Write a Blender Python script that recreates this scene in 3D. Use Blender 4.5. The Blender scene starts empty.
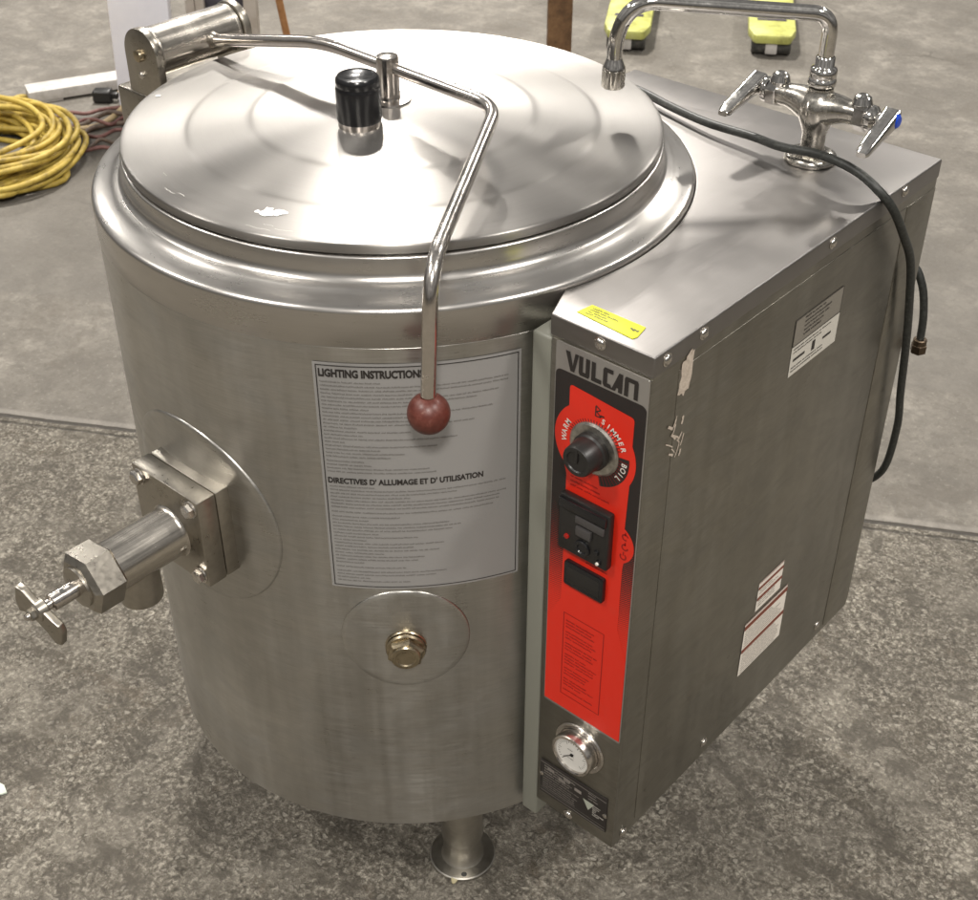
import bpy, bmesh, math, random
from math import sin, cos, pi, radians, hypot, atan2
from mathutils import Vector, Matrix
random.seed(7)
S = bpy.context.scene
COL = S.collection
V = Vector

# ------------------------------------------------------------------ object helpers
def empty(name, label, cat, loc=(0, 0, 0), rz=0.0, group=None):
    o = bpy.data.objects.new(name, None); COL.objects.link(o)
    o.location = loc; o.rotation_euler.z = rz; o.empty_display_size = .05
    o['label'] = label; o['category'] = cat
    if group: o['group'] = group
    return o

def obj(name, bm, mat, parent=None, sharp=35, label=None, smooth=True, off=(0, 0, 0)):
    me = bpy.data.meshes.new(name)
    if any(off): bmesh.ops.translate(bm, verts=bm.verts, vec=V(off))
    bm.normal_update()
    bm.to_mesh(me); bm.free()
    if smooth:
        for p in me.polygons: p.use_smooth = True
        me.set_sharp_from_angle(angle=radians(sharp))
    for m in (mat if isinstance(mat, (list, tuple)) else [mat]): me.materials.append(m)
    o = bpy.data.objects.new(name, me); COL.objects.link(o)
    if parent: o.parent = parent
    if label: o['label'] = label
    return o

def tag(o, label, cat, group=None, kind=None):
    if label: o['label'] = label
    if cat: o['category'] = cat
    if group: o['group'] = group
    if kind: o['kind'] = kind
    return o

# ------------------------------------------------------------------ mesh helpers
def B(): return bmesh.new()

def merge(bm, other):
    me = bpy.data.meshes.new('tmp'); other.to_mesh(me); other.free()
    bm.from_mesh(me); bpy.data.meshes.remove(me); return bm

def box(bm, lo, hi, bev=0.0, seg=2, M=None):
    b = B(); lo = V(lo); hi = V(hi)
    bmesh.ops.create_cube(b, size=1, matrix=Matrix.Translation((lo + hi) / 2) @ Matrix.Diagonal(V((*(hi - lo), 1))))
    if bev: bmesh.ops.bevel(b, geom=b.edges[:], offset=bev, segments=seg, affect='EDGES', profile=.5)
    if M: bmesh.ops.transform(b, matrix=M, verts=b.verts)
    return merge(bm, b)

def prism(bm, pts, z0, z1, bev=0.0, M=None, seg=2):
    b = B()
    vs = [b.verts.new((x, y, z0)) for x, y in pts]
    f = b.faces.new(vs)
    r = bmesh.ops.extrude_face_region(b, geom=[f])
    bmesh.ops.translate(b, verts=[v for v in r['geom'] if isinstance(v, bmesh.types.BMVert)], vec=(0, 0, z1 - z0))
    bmesh.ops.recalc_face_normals(b, faces=b.faces)
    if bev: bmesh.ops.bevel(b, geom=b.edges[:], offset=bev, segments=seg, affect='EDGES', profile=.5)
    if M: bmesh.ops.transform(b, matrix=M, verts=b.verts)
    return merge(bm, b)

def frame_from(d, up=V((0, 0, 1))):
    d = V(d).normalized()
    if abs(d.dot(up)) > .98: up = V((0, 1, 0))
    x = up.cross(d).normalized(); y = d.cross(x)
    return Matrix((x, y, d)).transposed().to_4x4()

def lathe(bm, prof, o=(0, 0, 0), d=(0, 0, 1), n=64, closed=False, up=V((0, 0, 1)), a0=0.0):
    """prof: (radius, height along d) list"""
    M = Matrix.Translation(V(o)) @ frame_from(d, up)
    b = B(); rings = []
    for r, h in prof:
        if r < 1e-6: rings.append([b.verts.new((0, 0, h))])
        else: rings.append([b.verts.new((r * cos(a0 + 2 * pi * i / n), r * sin(a0 + 2 * pi * i / n), h)) for i in range(n)])
    for A, C in zip(rings, rings[1:]):
        for i in range(n):
            j = (i + 1) % n
            if len(A) == 1 and len(C) == 1: break
            if len(A) == 1: b.faces.new((A[0], C[i], C[j]))
            elif len(C) == 1: b.faces.new((A[i], C[0], A[j]))
            else: b.faces.new((A[i], C[i], C[j], A[j]))
    bmesh.ops.recalc_face_normals(b, faces=b.faces)
    bmesh.ops.transform(b, matrix=M, verts=b.verts)
    return merge(bm, b)

def cyl(bm, o, d, r, L, n=40, bev=0.0012):
    return lathe(bm, [(0, 0), (r - bev, 0), (r, bev), (r, L - bev), (r - bev, L), (0, L)], o, d, n)

def hexa(bm, o, d, r, L, n=6, bev=.001, a0=0.0):
    return lathe(bm, [(0, 0), (r - bev, 0), (r, bev), (r, L - bev * 2), (r - bev * 2.5, L), (0, L)], o, d, n, a0=a0)

def catmull(P, k=8, closed=False):
    P = [V(p) for p in P]; n = len(P); out = []
    rng = range(n if closed else n - 1)
    for i in rng:
        if closed: p0, p1, p2, p3 = P[(i - 1) % n], P[i], P[(i + 1) % n], P[(i + 2) % n]
        else: p0, p1, p2, p3 = P[max(i - 1, 0)], P[i], P[i + 1], P[min(i + 2, n - 1)]
        for j in range(k):
            t = j / k
            out.append(.5 * ((2 * p1) + (p2 - p0) * t + (2 * p0 - 5 * p1 + 4 * p2 - p3) * t * t + (-p0 + 3 * p1 - 3 * p2 + p3) * t ** 3))
    if not closed: out.append(P[-1])
    return out

def fillet(P, rad, k=8):
    """polyline with rounded corners (rad per inner corner or one number)"""
    P = [V(p) for p in P]; out = [P[0]]
    for i in range(1, len(P) - 1):
        r = rad[i - 1] if isinstance(rad, (list, tuple)) else rad
        a = (P[i - 1] - P[i]).normalized(); b = (P[i + 1] - P[i]).normalized()
        s = P[i] + a * r; e = P[i] + b * r
        for j in range(k + 1):
            t = j / k
            out.append(s * (1 - t) ** 2 + P[i] * 2 * t * (1 - t) + e * t * t)
    out.append(P[-1]); return out

def tube(bm, path, r, n=16, caps=True):
    b = B(); path = [V(p) for p in path]; rings = []
    t0 = (path[1] - path[0]).normalized()
    nrm = t0.orthogonal().normalized()
    for i, p in enumerate(path):
        t = ((path[min(i + 1, len(path) - 1)] - path[max(i - 1, 0)])).normalized()
        nrm = (nrm - t * nrm.dot(t)).normalized(); bi = t.cross(nrm)
        rr = r[i] if isinstance(r, (list, tuple)) else r
        rings.append([b.verts.new(p + (nrm * cos(2 * pi * k / n) + bi * sin(2 * pi * k / n)) * rr) for k in range(n)])
    for A, C in zip(rings, rings[1:]):
        for k in range(n):
            j = (k + 1) % n; b.faces.new((A[k], A[j], C[j], C[k]))
    if caps:
        b.faces.new(rings[0][::-1]); b.faces.new(rings[-1])
    bmesh.ops.recalc_face_normals(b, faces=b.faces)
    return merge(bm, b)

def text_bm(s, size, bold=0.0, sx=1.0, align='LEFT'):
    cu = bpy.data.curves.new('t', 'FONT'); cu.body = s; cu.size = size; cu.offset = bold; cu.align_x = align
    cu.resolution_u = 3
    o = bpy.data.objects.new('t', cu); COL.objects.link(o)
    dg = bpy.context.evaluated_depsgraph_get(); dg.update()
    me = o.evaluated_get(dg).to_mesh()
    b = B(); b.from_mesh(me)
    o.evaluated_get(dg).to_mesh_clear()
    bpy.data.objects.remove(o); bpy.data.curves.remove(cu)
    for v in b.verts: v.co.x *= sx; v.co.z = 0
    return b

def mapped(bm, src, fn):
    for v in src.verts: v.co = V(fn(v.co.x, v.co.y))
    return merge(bm, src)

def quad(bm, x0, y0, x1, y1, fn, nx=1):
    rows = [[bm.verts.new(V(fn(x0 + (x1 - x0) * i / nx, y))) for i in range(nx + 1)] for y in (y0, y1)]
    for i in range(nx): bm.faces.new((rows[0][i], rows[0][i + 1], rows[1][i + 1], rows[1][i]))

def poly(bm, pts, fn): bm.faces.new([bm.verts.new(V(fn(x, y))) for x, y in pts])

def stroke(bm, pts, w, fn):
    for (ax, ay), (bx, by) in zip(pts, pts[1:]):
        dx, dy = bx - ax, by - ay; L = hypot(dx, dy) or 1; nx, ny = -dy / L * w / 2, dx / L * w / 2
        poly(bm, [(ax - nx, ay - ny), (bx - nx, by - ny), (bx + nx, by + ny), (ax + nx, ay + ny)], fn)

def arc(cx, cy, r, a0, a1, n=24):
    return [(cx + r * cos(radians(a0 + (a1 - a0) * i / n)), cy + r * sin(radians(a0 + (a1 - a0) * i / n))) for i in range(n + 1)]

def rrect(x0, y0, x1, y1, r, n=5):
    return arc(x1 - r, y1 - r, r, 0, 90, n) + arc(x0 + r, y1 - r, r, 90, 180, n) + arc(x0 + r, y0 + r, r, 180, 270, n) + arc(x1 - r, y0 + r, r, 270, 360, n)

def ring_flat(bm, cx, cy, r0, r1, a0, a1, fn, n=40):
    A = arc(cx, cy, r0, a0, a1, n); C = arc(cx, cy, r1, a0, a1, n)
    va = [bm.verts.new(V(fn(*p))) for p in A]; vc = [bm.verts.new(V(fn(*p))) for p in C]
    for i in range(n): bm.faces.new((va[i], vc[i], vc[i + 1], va[i + 1]))

def fineprint(bm, x0, x1, y, h, fn, frac=1.0, rnd=random):
    """one line of unreadably small print: word-length rows of tiny strokes"""
    x = x0; end = x0 + (x1 - x0) * frac
    while x < end:
        L = rnd.uniform(1.2, 4.6) * h
        if x + L > end: break
        k = x
        while k < x + L:
            w = rnd.uniform(.25, .42) * h
            yy = y + rnd.choice((0, 0, 0, .12)) * h
            quad(bm, k, yy, k + w, yy + h * rnd.uniform(.42, .7), fn); k += w + h * .16
        x += L + h * .55

# ------------------------------------------------------------------ materials
class NT:
    def __init__(s, m): s.t = m.node_tree; s.n = s.t.nodes; s.l = s.t.links; s.b = s.n.get('Principled BSDF')
    def add(s, ty, **k):
        nd = s.n.new(ty)
        for a, v in k.items(): setattr(nd, a, v)
        return nd
    def link(s, a, b): s.l.new(a, b)
    def val(s, sock, v):
        if hasattr(v, 'is_output') or isinstance(v, bpy.types.NodeSocket): s.l.new(v, sock)
        else: sock.default_value = v
    def math(s, op, a, b=0.0, clamp=False):
        nd = s.add('ShaderNodeMath', operation=op, use_clamp=clamp); s.val(nd.inputs[0], a); s.val(nd.inputs[1], b); return nd.outputs[0]
    def ramp(s, fac, stops, interp='LINEAR'):
        nd = s.add('ShaderNodeValToRGB'); nd.color_ramp.interpolation = interp; e = nd.color_ramp.elements
        while len(e) < len(stops): e.new(.5)
        for el, (p, c) in zip(e, stops): el.position = p; el.color = (*c, 1) if hasattr(c, '__len__') else (c, c, c, 1)
        s.link(fac, nd.inputs[0]); return nd.outputs[0]
    def noise(s, vec, scale, detail=4, rough=.55, dist=0.0, scl=None):
        if scl:
            mp = s.add('ShaderNodeMapping'); mp.inputs['Scale'].default_value = scl; s.link(vec, mp.inputs[0]); vec = mp.outputs[0]
        nd = s.add('ShaderNodeTexNoise'); s.link(vec, nd.inputs['Vector'])
        nd.inputs['Scale'].default_value = scale; nd.inputs['Detail'].default_value = detail; nd.inputs['Roughness'].default_value = rough; nd.inputs['Distortion'].default_value = dist
        return nd.outputs['Fac']
    def voro(s, vec, scale, feature='F1', out='Distance', rnd=1.0):
        nd = s.add('ShaderNodeTexVoronoi', feature=feature); s.link(vec, nd.inputs['Vector']); nd.inputs['Scale'].default_value = scale; nd.inputs['Randomness'].default_value = rnd
        return nd.outputs[out]
    def mixc(s, fac, a, b, mode='MIX'):
        nd = s.add('ShaderNodeMix', data_type='RGBA', blend_type=mode)
        s.val(nd.inputs[0], fac)
        for k, v in ((6, a), (7, b)):
            if isinstance(v, bpy.types.NodeSocket): s.link(v, nd.inputs[k])
            else: nd.inputs[k].default_value = (*v, 1)
        return nd.outputs[2]
    def bump(s, h, strength=.3, dist=.001, nrm=None):
        nd = s.add('ShaderNodeBump'); nd.inputs['Strength'].default_value = strength; nd.inputs['Distance'].default_value = dist; s.link(h, nd.inputs['Height'])
        if nrm: s.link(nrm, nd.inputs['Normal'])
        return nd.outputs[0]
    def map(s, v, a, b, c, d):
        nd = s.add('ShaderNodeMapRange'); s.link(v, nd.inputs[0])
        for i, q in enumerate((a, b, c, d)): nd.inputs[i + 1].default_value = q
        return nd.outputs[0]
    def coord(s, k='Object'): return s.add('ShaderNodeTexCoord').outputs[k]

def mat(name, col=(.5, .5, .5), rough=.5, metal=0.0, spec=.5):
    m = bpy.data.materials.new(name); m.use_nodes = True; b = m.node_tree.nodes['Principled BSDF']
    b.inputs['Base Color'].default_value = (*col, 1); b.inputs['Roughness'].default_value = rough; b.inputs['Metallic'].default_value = metal
    b.inputs['Specular IOR Level'].default_value = spec
    return m

def steel(name, col, rough, aniso=0.0, tangent=None, rot=.25, grain=None, smudge=.08, bump=.06, tint=.12, smscale=6, ga=1.0, drips=False):
    """brushed / rolled stainless; tangent 'ring' = around the kettle axis, or a fixed vector; grain = noise stretch"""
    m = mat(name, col, rough, 1.0); t = NT(m); c = t.coord()
    if grain == 'ring':
        q = t.add('ShaderNodeSeparateXYZ'); t.link(c, q.inputs[0])
        rad = t.math('SQRT', t.math('ADD', t.math('MULTIPLY', q.outputs[0], q.outputs[0]), t.math('MULTIPLY', q.outputs[1], q.outputs[1])))
        cbg = t.add('ShaderNodeCombineXYZ'); t.link(t.math('MULTIPLY', rad, 900), cbg.inputs[0]); t.link(t.math('MULTIPLY', q.outputs[0], 9), cbg.inputs[1]); t.link(t.math('MULTIPLY', q.outputs[1], 9), cbg.inputs[2])
        g = t.noise(cbg.outputs[0], 1.0, 3, .6)
    else: g = t.noise(c, 1.0, 3, .6, 0, grain or (300, 300, 300))
    sm = t.noise(c, smscale, 5, .6, .4)
    sm2 = t.noise(c, smscale * 7, 4, .65)
    r = t.math('ADD', t.map(sm, .3, .7, rough - smudge, rough + smudge), t.map(g, .3, .7, -.05 * ga, .05 * ga))
    r = t.math('ADD', r, t.map(sm2, .35, .7, -.01, .015))
    t.link(r, t.b.inputs['Roughness'])
    k = t.math('ADD', t.map(sm, .3, .7, 1 - tint, 1 + tint * .5), t.map(g, .25, .75, -.09 * ga, .09 * ga))
    if drips:
        dr = t.noise(c, 1.0, 4, .6, .3, (34, 34, 1.6)); wp = t.noise(c, 1.0, 5, .65, 1.2, (7, 7, 16))
        k = t.math('MULTIPLY', k, t.math('MULTIPLY', t.map(dr, .35, .7, .93, 1.06), t.map(wp, .35, .68, 1.06, .90)))
        r2 = t.math('ADD', r, t.math('ADD', t.map(dr, .4, .7, -.02, .04), t.map(wp, .42, .68, -.03, .07))); t.link(r2, t.b.inputs['Roughness'])
    mul = t.add('ShaderNodeVectorMath', operation='SCALE'); mul.inputs[0].default_value = col; t.link(k, mul.inputs['Scale'])
    t.link(mul.outputs[0], t.b.inputs['Base Color'])
    if bump: t.link(t.bump(g, bump, .0004), t.b.inputs['Normal'])
    if aniso:
        t.b.inputs['Anisotropic'].default_value = aniso; t.b.inputs['Anisotropic Rotation'].default_value = rot
        if tangent == 'ring':
            sp = t.add('ShaderNodeSeparateXYZ'); t.link(c, sp.inputs[0])
            cb = t.add('ShaderNodeCombineXYZ'); t.link(t.math('MULTIPLY', sp.outputs[1], -1), cb.inputs[0]); t.link(sp.outputs[0], cb.inputs[1])
            nm = t.add('ShaderNodeVectorMath', operation='NORMALIZE'); t.link(cb.outputs[0], nm.inputs[0]); t.link(nm.outputs[0], t.b.inputs['Tangent'])
        elif tangent:
            cb = t.add('ShaderNodeCombineXYZ')
            for i in range(3): cb.inputs[i].default_value = tangent[i]
            t.link(cb.outputs[0], t.b.inputs['Tangent'])
    return m

STEEL = (.60, .565, .53)
M = {}
M['lid'] = steel('lid_brushed_steel', (.33, .315, .298), .38, .90, 'ring', .25, 'ring', .02, .03, .06, 5, .55)
M['collar'] = steel('collar_polished_steel', (.57, .548, .52), .29, .45, 'ring', .25, (25, 25, 500), .015, .015, .05, 4, .35)
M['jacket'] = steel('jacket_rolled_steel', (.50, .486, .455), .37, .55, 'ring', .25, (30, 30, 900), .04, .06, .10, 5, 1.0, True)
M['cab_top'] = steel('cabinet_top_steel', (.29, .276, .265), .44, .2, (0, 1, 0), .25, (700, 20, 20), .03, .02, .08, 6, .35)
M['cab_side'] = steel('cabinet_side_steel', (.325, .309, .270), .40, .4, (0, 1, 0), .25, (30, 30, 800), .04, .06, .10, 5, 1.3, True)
M['rod'] = steel('rod_polished_steel', (.64, .60, .56), .20, 0, None, 0, (250, 250, 250), .05, .03, .08, 20)
M['barrel'] = steel('hinge_turned_steel', (.60, .56, .50), .24, .4, (0, 1, 0), .25, (400, 15, 400), .05, .04, .1, 14)
M['cast'] = steel('valve_cast_steel', (.42, .39, .34), .33, 0, None, 0, (160, 160, 160), .06, .15, .15, 18)
M['chrome'] = steel('worn_chrome', (.66, .64, .61), .10, 0, None, 0, (300, 300, 300), .05, .03, .15, 30)
M['body_chrome'] = steel('dull_chrome', (.50, .475, .43), .24, 0, None, 0, (300, 300, 300), .06, .08, .18, 30)
M['old_brass'] = steel('dull_brass', (.14, .105, .075), .42, 0, None, 0, (200, 200, 200), .08, .1, .25, 40)
M['brass'] = steel('aged_brass', (.42, .355, .25), .32, 0, None, 0, (200, 200, 200), .08, .1, .25, 40)
M['screw'] = steel('screw_steel', (.62, .59, .55), .22, 0, None, 0, (300, 300, 300), .04, .02, .05, 20)
M['black_plastic'] = mat('black_plastic', (.010, .010, .011), .22)
M['black_matte'] = mat('black_satin_plastic', (.016, .015, .014), .38)
M['black_print'] = mat('black_print', (.022, .018, .016), .5)
M['fine_grey'] = mat('fine_grey_print', (.15, .14, .13), .5)
M['white_print'] = mat('white_print', (.72, .68, .62), .5)
M['red_print'] = mat('red_film', (.66, .018, .008), .42)
M['dark_red_print'] = mat('dark_red_print', (.27, .008, .006), .45)
M['silver_film'] = mat('silver_film', (.42, .40, .375), .34, .75)
M['label_film'] = mat('label_film', (.31, .302, .292), .42, .15)
M['label_film2'] = mat('grey_label_film', (.56, .53, .47), .55, .0)
M['sealant'] = mat('sealant', (.22, .22, .185), .42)
M['dial_grey'] = steel('dial_scuffed_metal', (.50, .48, .44), .42, 0, None, 0, (300, 300, 300), .1, .1, .4, 120)
M['gauge_white'] = mat('gauge_white', (.66, .64, .60), .35)
M['led'] = mat('red_lens', (.35, .01, .006), .25)
M['blue'] = mat('blue_plastic', (.006, .05, .42), .3)
M['tag_yellow'] = mat('yellow_tag', (.60, .60, .02), .6)
M['rubber'] = mat('black_rubber', (.022, .024, .021), .45)
t = NT(M['rubber']); n_ = t.noise(t.coord(), 260, 4, .7)
t.link(t.ramp(n_, [(.35, (.012, .013, .012)), (.62, (.034, .036, .032)), (.75, (.10, .10, .09))]), t.b.inputs['Base Color']); t.link(t.bump(n_, .3, .001), t.b.inputs['Normal'])

# dark red ball: scuffed phenolic
M['ball'] = mat('dark_red_phenolic', (.10, .02, .014), .36)
t = NT(M['ball']); n_ = t.noise(t.coord(), 130, 5, .7)
t.link(t.ramp(n_, [(.3, (.075, .017, .012)), (.6, (.125, .034, .024)), (.78, (.24, .12, .095))]), t.b.inputs['Base Color'])
t.link(t.map(n_, .3, .7, .30, .48), t.b.inputs['Roughness'])
M['paint_spot'] = mat('dried_white_paint', (.90, .89, .87), .7)
M['scuff'] = mat('pale_scuff', (.52, .50, .47), .5, .4)
M['residue'] = mat('label_residue', (.46, .40, .33), .8)
t = NT(M['residue']); n_ = t.noise(t.coord(), 190, 5, .75)
t.link(t.ramp(n_, [(.3, (.34, .28, .22)), (.6, (.55, .47, .39)), (.8, (.22, .18, .14))]), t.b.inputs['Base Color'])

t = NT(M['red_print']); n_ = t.noise(t.coord(), 60, 6, .7); n2_ = t.noise(t.coord(), 9, 4, .6)
t.link(t.mixc(t.map(n_, .55, .75, 0, .22), (.70, .024, .009), (.54, .055, .03)), t.b.inputs['Base Color']); t.link(t.map(n2_, .35, .65, .28, .50), t.b.inputs['Roughness'])
# panel film: black that breaks up into dots towards the red, lower down
M['halftone'] = mat('halftone_film', (.02, .016, .015), .42); t = NT(M['halftone'])
sp = t.add('ShaderNodeSeparateXYZ'); t.link(t.coord(), sp.inputs[0])
pit = 1 / .0030
fx = t.math('SUBTRACT', t.math('FRACT', t.math('MULTIPLY', t.math('ADD', sp.outputs[0], sp.outputs[2]), pit)), .5)
fz = t.math('SUBTRACT', t.math('FRACT', t.math('MULTIPLY', t.math('SUBTRACT', sp.outputs[2], sp.outputs[0]), pit)), .5)
dd = t.math('SQRT', t.math('ADD', t.math('MULTIPLY', fx, fx), t.math('MULTIPLY', fz, fz)))
rad_ = t.map(sp.outputs[2], .745, .535, .02, .78)
t.link(t.mixc(t.math('LESS_THAN', dd, rad_), (.020, .016, .015), (.68, .024, .009)), t.b.inputs['Base Color'])

def speckle(name, cols, scale, rough=.8, bump=.4, detail=5, dist=0):
    m = mat(name, cols[1], rough); t = NT(m); n = t.noise(t.coord(), scale, detail, .68, dist)
    t.link(t.ramp(n, [(.28, cols[0]), (.5, cols[1]), (.74, cols[2])]), t.b.inputs['Base Color']); t.link(t.bump(n, bump, .002), t.b.inputs['Normal']); return m
M['yellow_cord'] = speckle('yellow_cord_jacket', [(.16, .105, .02), (.42, .30, .05), (.55, .42, .10)], 22, .55, .1)
M['red_cord'] = speckle('dark_red_cord_jacket', [(.06, .024, .020), (.12, .048, .04), (.20, .10, .085)], 30, .6, .1)
M['brown_cord'] = speckle('dark_brown_cord_jacket', [(.03, .02, .014), (.075, .05, .035), (.15, .10, .07)], 30, .6, .1)
M['tan_cord'] = speckle('tan_cord_jacket', [(.20, .14, .07), (.36, .27, .15), (.45, .35, .22)], 24, .6, .1)
M['rust_post'] = speckle('rusty_post', [(.07, .036, .016), (.16, .086, .038), (.25, .14, .065)], 24, .7, .3)
M['orange_pole'] = speckle('orange_brown_pole', [(.18, .075, .025), (.33, .155, .055), (.42, .22, .10)], 24, .6, .2)
M['pallet_yellow'] = speckle('yellow_green_paint', [(.22, .21, .06), (.44, .45, .12), (.52, .53, .22)], 14, .45, .1)
M['wheel_dark'] = speckle('dark_wheel', [(.02, .02, .018), (.05, .05, .045), (.11, .10, .09)], 60, .6, .2)
M['white_paint'] = speckle('lilac_white_paint', [(.82, .82, .90), (.88, .88, .96), (.90, .90, .97)], 5, .35, .05)
M['beige_frame'] = speckle('beige_frame_paint', [(.34, .29, .24), (.46, .41, .36), (.52, .47, .42)], 10, .55, .1)
M['dark_glass'] = mat('dark_glass', (.03, .028, .032), .06)
t = NT(M['dark_glass']); n_ = t.noise(t.coord(), 9, 4, .6)
t.link(t.ramp(n_, [(.35, (.025, .022, .026)), (.6, (.10, .095, .12)), (.72, (.34, .32, .40))]), t.b.inputs['Base Color'])
M['grey_bar'] = speckle('grey_painted_bar', [(.36, .34, .31), (.48, .455, .43), (.55, .53, .50)], 40, .7, .15)
M['chip'] = speckle('pale_chip', [(.35, .30, .17), (.52, .47, .30), (.6, .56, .42)], 80, .8, .3)
M['green_chip'] = speckle('pale_green_chip', [(.40, .46, .38), (.55, .60, .52), (.65, .68, .6)], 80, .8, .3)

# concrete floor: smooth slab beyond the joint, coarse exposed slab on this side of it
M['floor'] = mat('concrete_floor', (.3, .28, .25), .8); t = NT(M['floor']); c = t.coord()
sp = t.add('ShaderNodeSeparateXYZ'); t.link(c, sp.inputs[0])
wob = t.math('MULTIPLY', t.math('SUBTRACT', t.noise(c, 9, 4, .6), .5), .012)
sd = t.math('ADD', t.math('SUBTRACT', t.math('ADD', t.math('MULTIPLY', sp.outputs[0], -.4957), t.math('MULTIPLY', sp.outputs[1], .8685)), .6505), wob)
far = t.map(sd, -.008, .004, 0, 1)
wv = t.add('ShaderNodeVectorMath', operation='ADD'); t.link(c, wv.inputs[0])
nz = t.add('ShaderNodeTexNoise'); nz.inputs['Scale'].default_value = 34; nz.inputs['Detail'].default_value = 4; t.link(c, nz.inputs['Vector'])
sc_ = t.add('ShaderNodeVectorMath', operation='SCALE'); sc_.inputs['Scale'].default_value = .030; t.link(nz.outputs['Color'], sc_.inputs[0]); t.link(sc_.outputs[0], wv.inputs[1])
w = wv.outputs[0]
n1 = t.noise(c, 118, 8, .78, .5); n2 = t.noise(c, 300, 5, .75); n3 = t.noise(c, 4.2, 5, .6, .3); n4 = t.noise(c, 15, 5, .65, .2)
nm_ = t.noise(c, 55, 7, .74, .4); pat = t.noise(c, 15, 6, .7, .5)
vd_ = t.voro(w, 62, 'F1'); vd2 = t.voro(w, 135, 'F1')
coarse = t.ramp(n1, [(.37, (.042, .035, .027)), (.45, (.140, .122, .096)), (.52, (.235, .211, .172)), (.60, (.56, .515, .43))])
big = t.noise(c, 5.5, 6, .68, .8); big2 = t.noise(c, 11, 6, .70, .7)
coarse = t.mixc(t.map(nm_, .38, .52, .60, 0), coarse, (.100, .086, .066))
coarse = t.mixc(t.map(nm_, .53, .64, 0, .42), coarse, (.46, .42, .35))
coarse = t.mixc(t.map(big, .50, .60, 0, .38), coarse, (.40, .365, .305))
coarse = t.mixc(t.map(big2, .38, .46, .62, 0), coarse, (.115, .098, .074))
coarse = t.mixc(t.map(t.noise(c, 8, 5, .7, 1.0), .60, .66, 0, .45), coarse, (.145, .112, .078))
sel = t.map(t.noise(c, 38, 2, .5), .50, .60, 0, 1)
stone = t.math('MULTIPLY', t.map(vd_, .20, .30, 1, 0), sel)
rim = t.math('MULTIPLY', t.math('MULTIPLY', t.map(vd_, .24, .31, 0, 1), t.map(vd_, .34, .44, 1, 0)), sel)
coarse = t.mixc(t.math('MULTIPLY', stone, .75), coarse, (.46, .425, .36))
coarse = t.mixc(t.math('MULTIPLY', rim, .65), coarse, (.075, .064, .05))
coarse = t.mixc(t.map(pat, .41, .47, .70, 0), coarse, (.095, .082, .064))
coarse = t.mixc(t.map(t.noise(c, 210, 3, .8), .60, .68, 0, .55), coarse, (.045, .038, .03))
coarse = t.mixc(t.map(n3, .36, .60, .40, 0), coarse, (.105, .092, .074))
smooth_ = t.ramp(n3, [(.34, (.125, .112, .094)), (.5, (.205, .187, .160)), (.64, (.285, .262, .226))])
n5 = t.noise(c, 2.0, 6, .62, .6)
smooth_ = t.mixc(t.map(n5, .53, .56, 0, .5), smooth_, (.135, .122, .104))
smooth_ = t.mixc(t.map(n4, .40, .58, .65, 0), smooth_, (.12, .108, .091))
smooth_ = t.mixc(t.map(n2, .3, .7, .35, 0), smooth_, (.115, .103, .088))
smooth_ = t.mixc(t.map(t.voro(w, 21, 'F1'), .0, .06, .6, 0), smooth_, (.13, .115, .10))
sc1 = t.noise(c, 1.0, 4, .6, 1.2, (3, 26, 3)); smooth_ = t.mixc(t.map(sc1, .60, .75, 0, .2), smooth_, (.36, .335, .29))
smooth_ = t.mixc(t.map(t.noise(c, 48, 7, .78, .3), .38, .52, .55, 0), smooth_, (.105, .094, .078))
smooth_ = t.mixc(t.map(t.noise(c, 90, 6, .8), .56, .66, 0, .5), smooth_, (.36, .335, .285))
smooth_ = t.mixc(t.map(t.noise(c, 3.1, 6, .7, 1.2), .56, .62, 0, .4), smooth_, (.115, .10, .082))
cr = t.voro(w, 1.35, 'DISTANCE_TO_EDGE'); crm = t.math('MULTIPLY', t.map(cr, .0015, .006, 1, 0), t.map(t.noise(c, 1.7, 3, .6), .50, .58, 0, .5))
smooth_ = t.mixc(crm, smooth_, (.05, .043, .035))
edge = t.math('ADD', sd, t.math('MULTIPLY', t.math('SUBTRACT', n4, .5), .06)); smooth_ = t.mixc(t.math('MULTIPLY', t.map(edge, .49, .505, 0, 1), t.map(edge, 1.9, 1.0, 0, .5)), smooth_, (.135, .124, .108))
base = t.mixc(far, coarse, smooth_)
def band(v, off, w_): return t.map(t.math('ABSOLUTE', t.math('SUBTRACT', v, off)), w_ * .35, w_, 1, 0)
j = t.math('MAXIMUM', band(sd, .0, .0065), t.math('MULTIPLY', band(sd, -.022, .005), .75))
base = t.mixc(t.math('MULTIPLY', j, .85), base, (.04, .034, .028))
base = t.mixc(t.math('MULTIPLY', band(sd, .015, .012), .25), base, (.42, .39, .35))
t.link(base, t.b.inputs['Base Color'])
t.link(t.map(n4, .3, .7, .62, .88), t.b.inputs['Roughness'])
hc = t.math('ADD', t.math('MULTIPLY', n1, .8), t.math('ADD', t.math('MULTIPLY', nm_, .7), t.math('SUBTRACT', t.math('MULTIPLY', stone, .12), t.math('MULTIPLY', rim, .12))))
hs = t.math('ADD', t.math('MULTIPLY', n2, .25), t.math('ADD', t.math('MULTIPLY', n4, .4), t.math('MULTIPLY', nm_, .25)))
hm = t.add('ShaderNodeMix'); t.link(far, hm.inputs[0]); t.link(hc, hm.inputs[2]); t.link(hs, hm.inputs[3])
hh = t.math('SUBTRACT', hm.outputs[0], t.math('MULTIPLY', j, .8))
t.link(t.bump(hh, .9, .011), t.b.inputs['Normal'])

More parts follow.
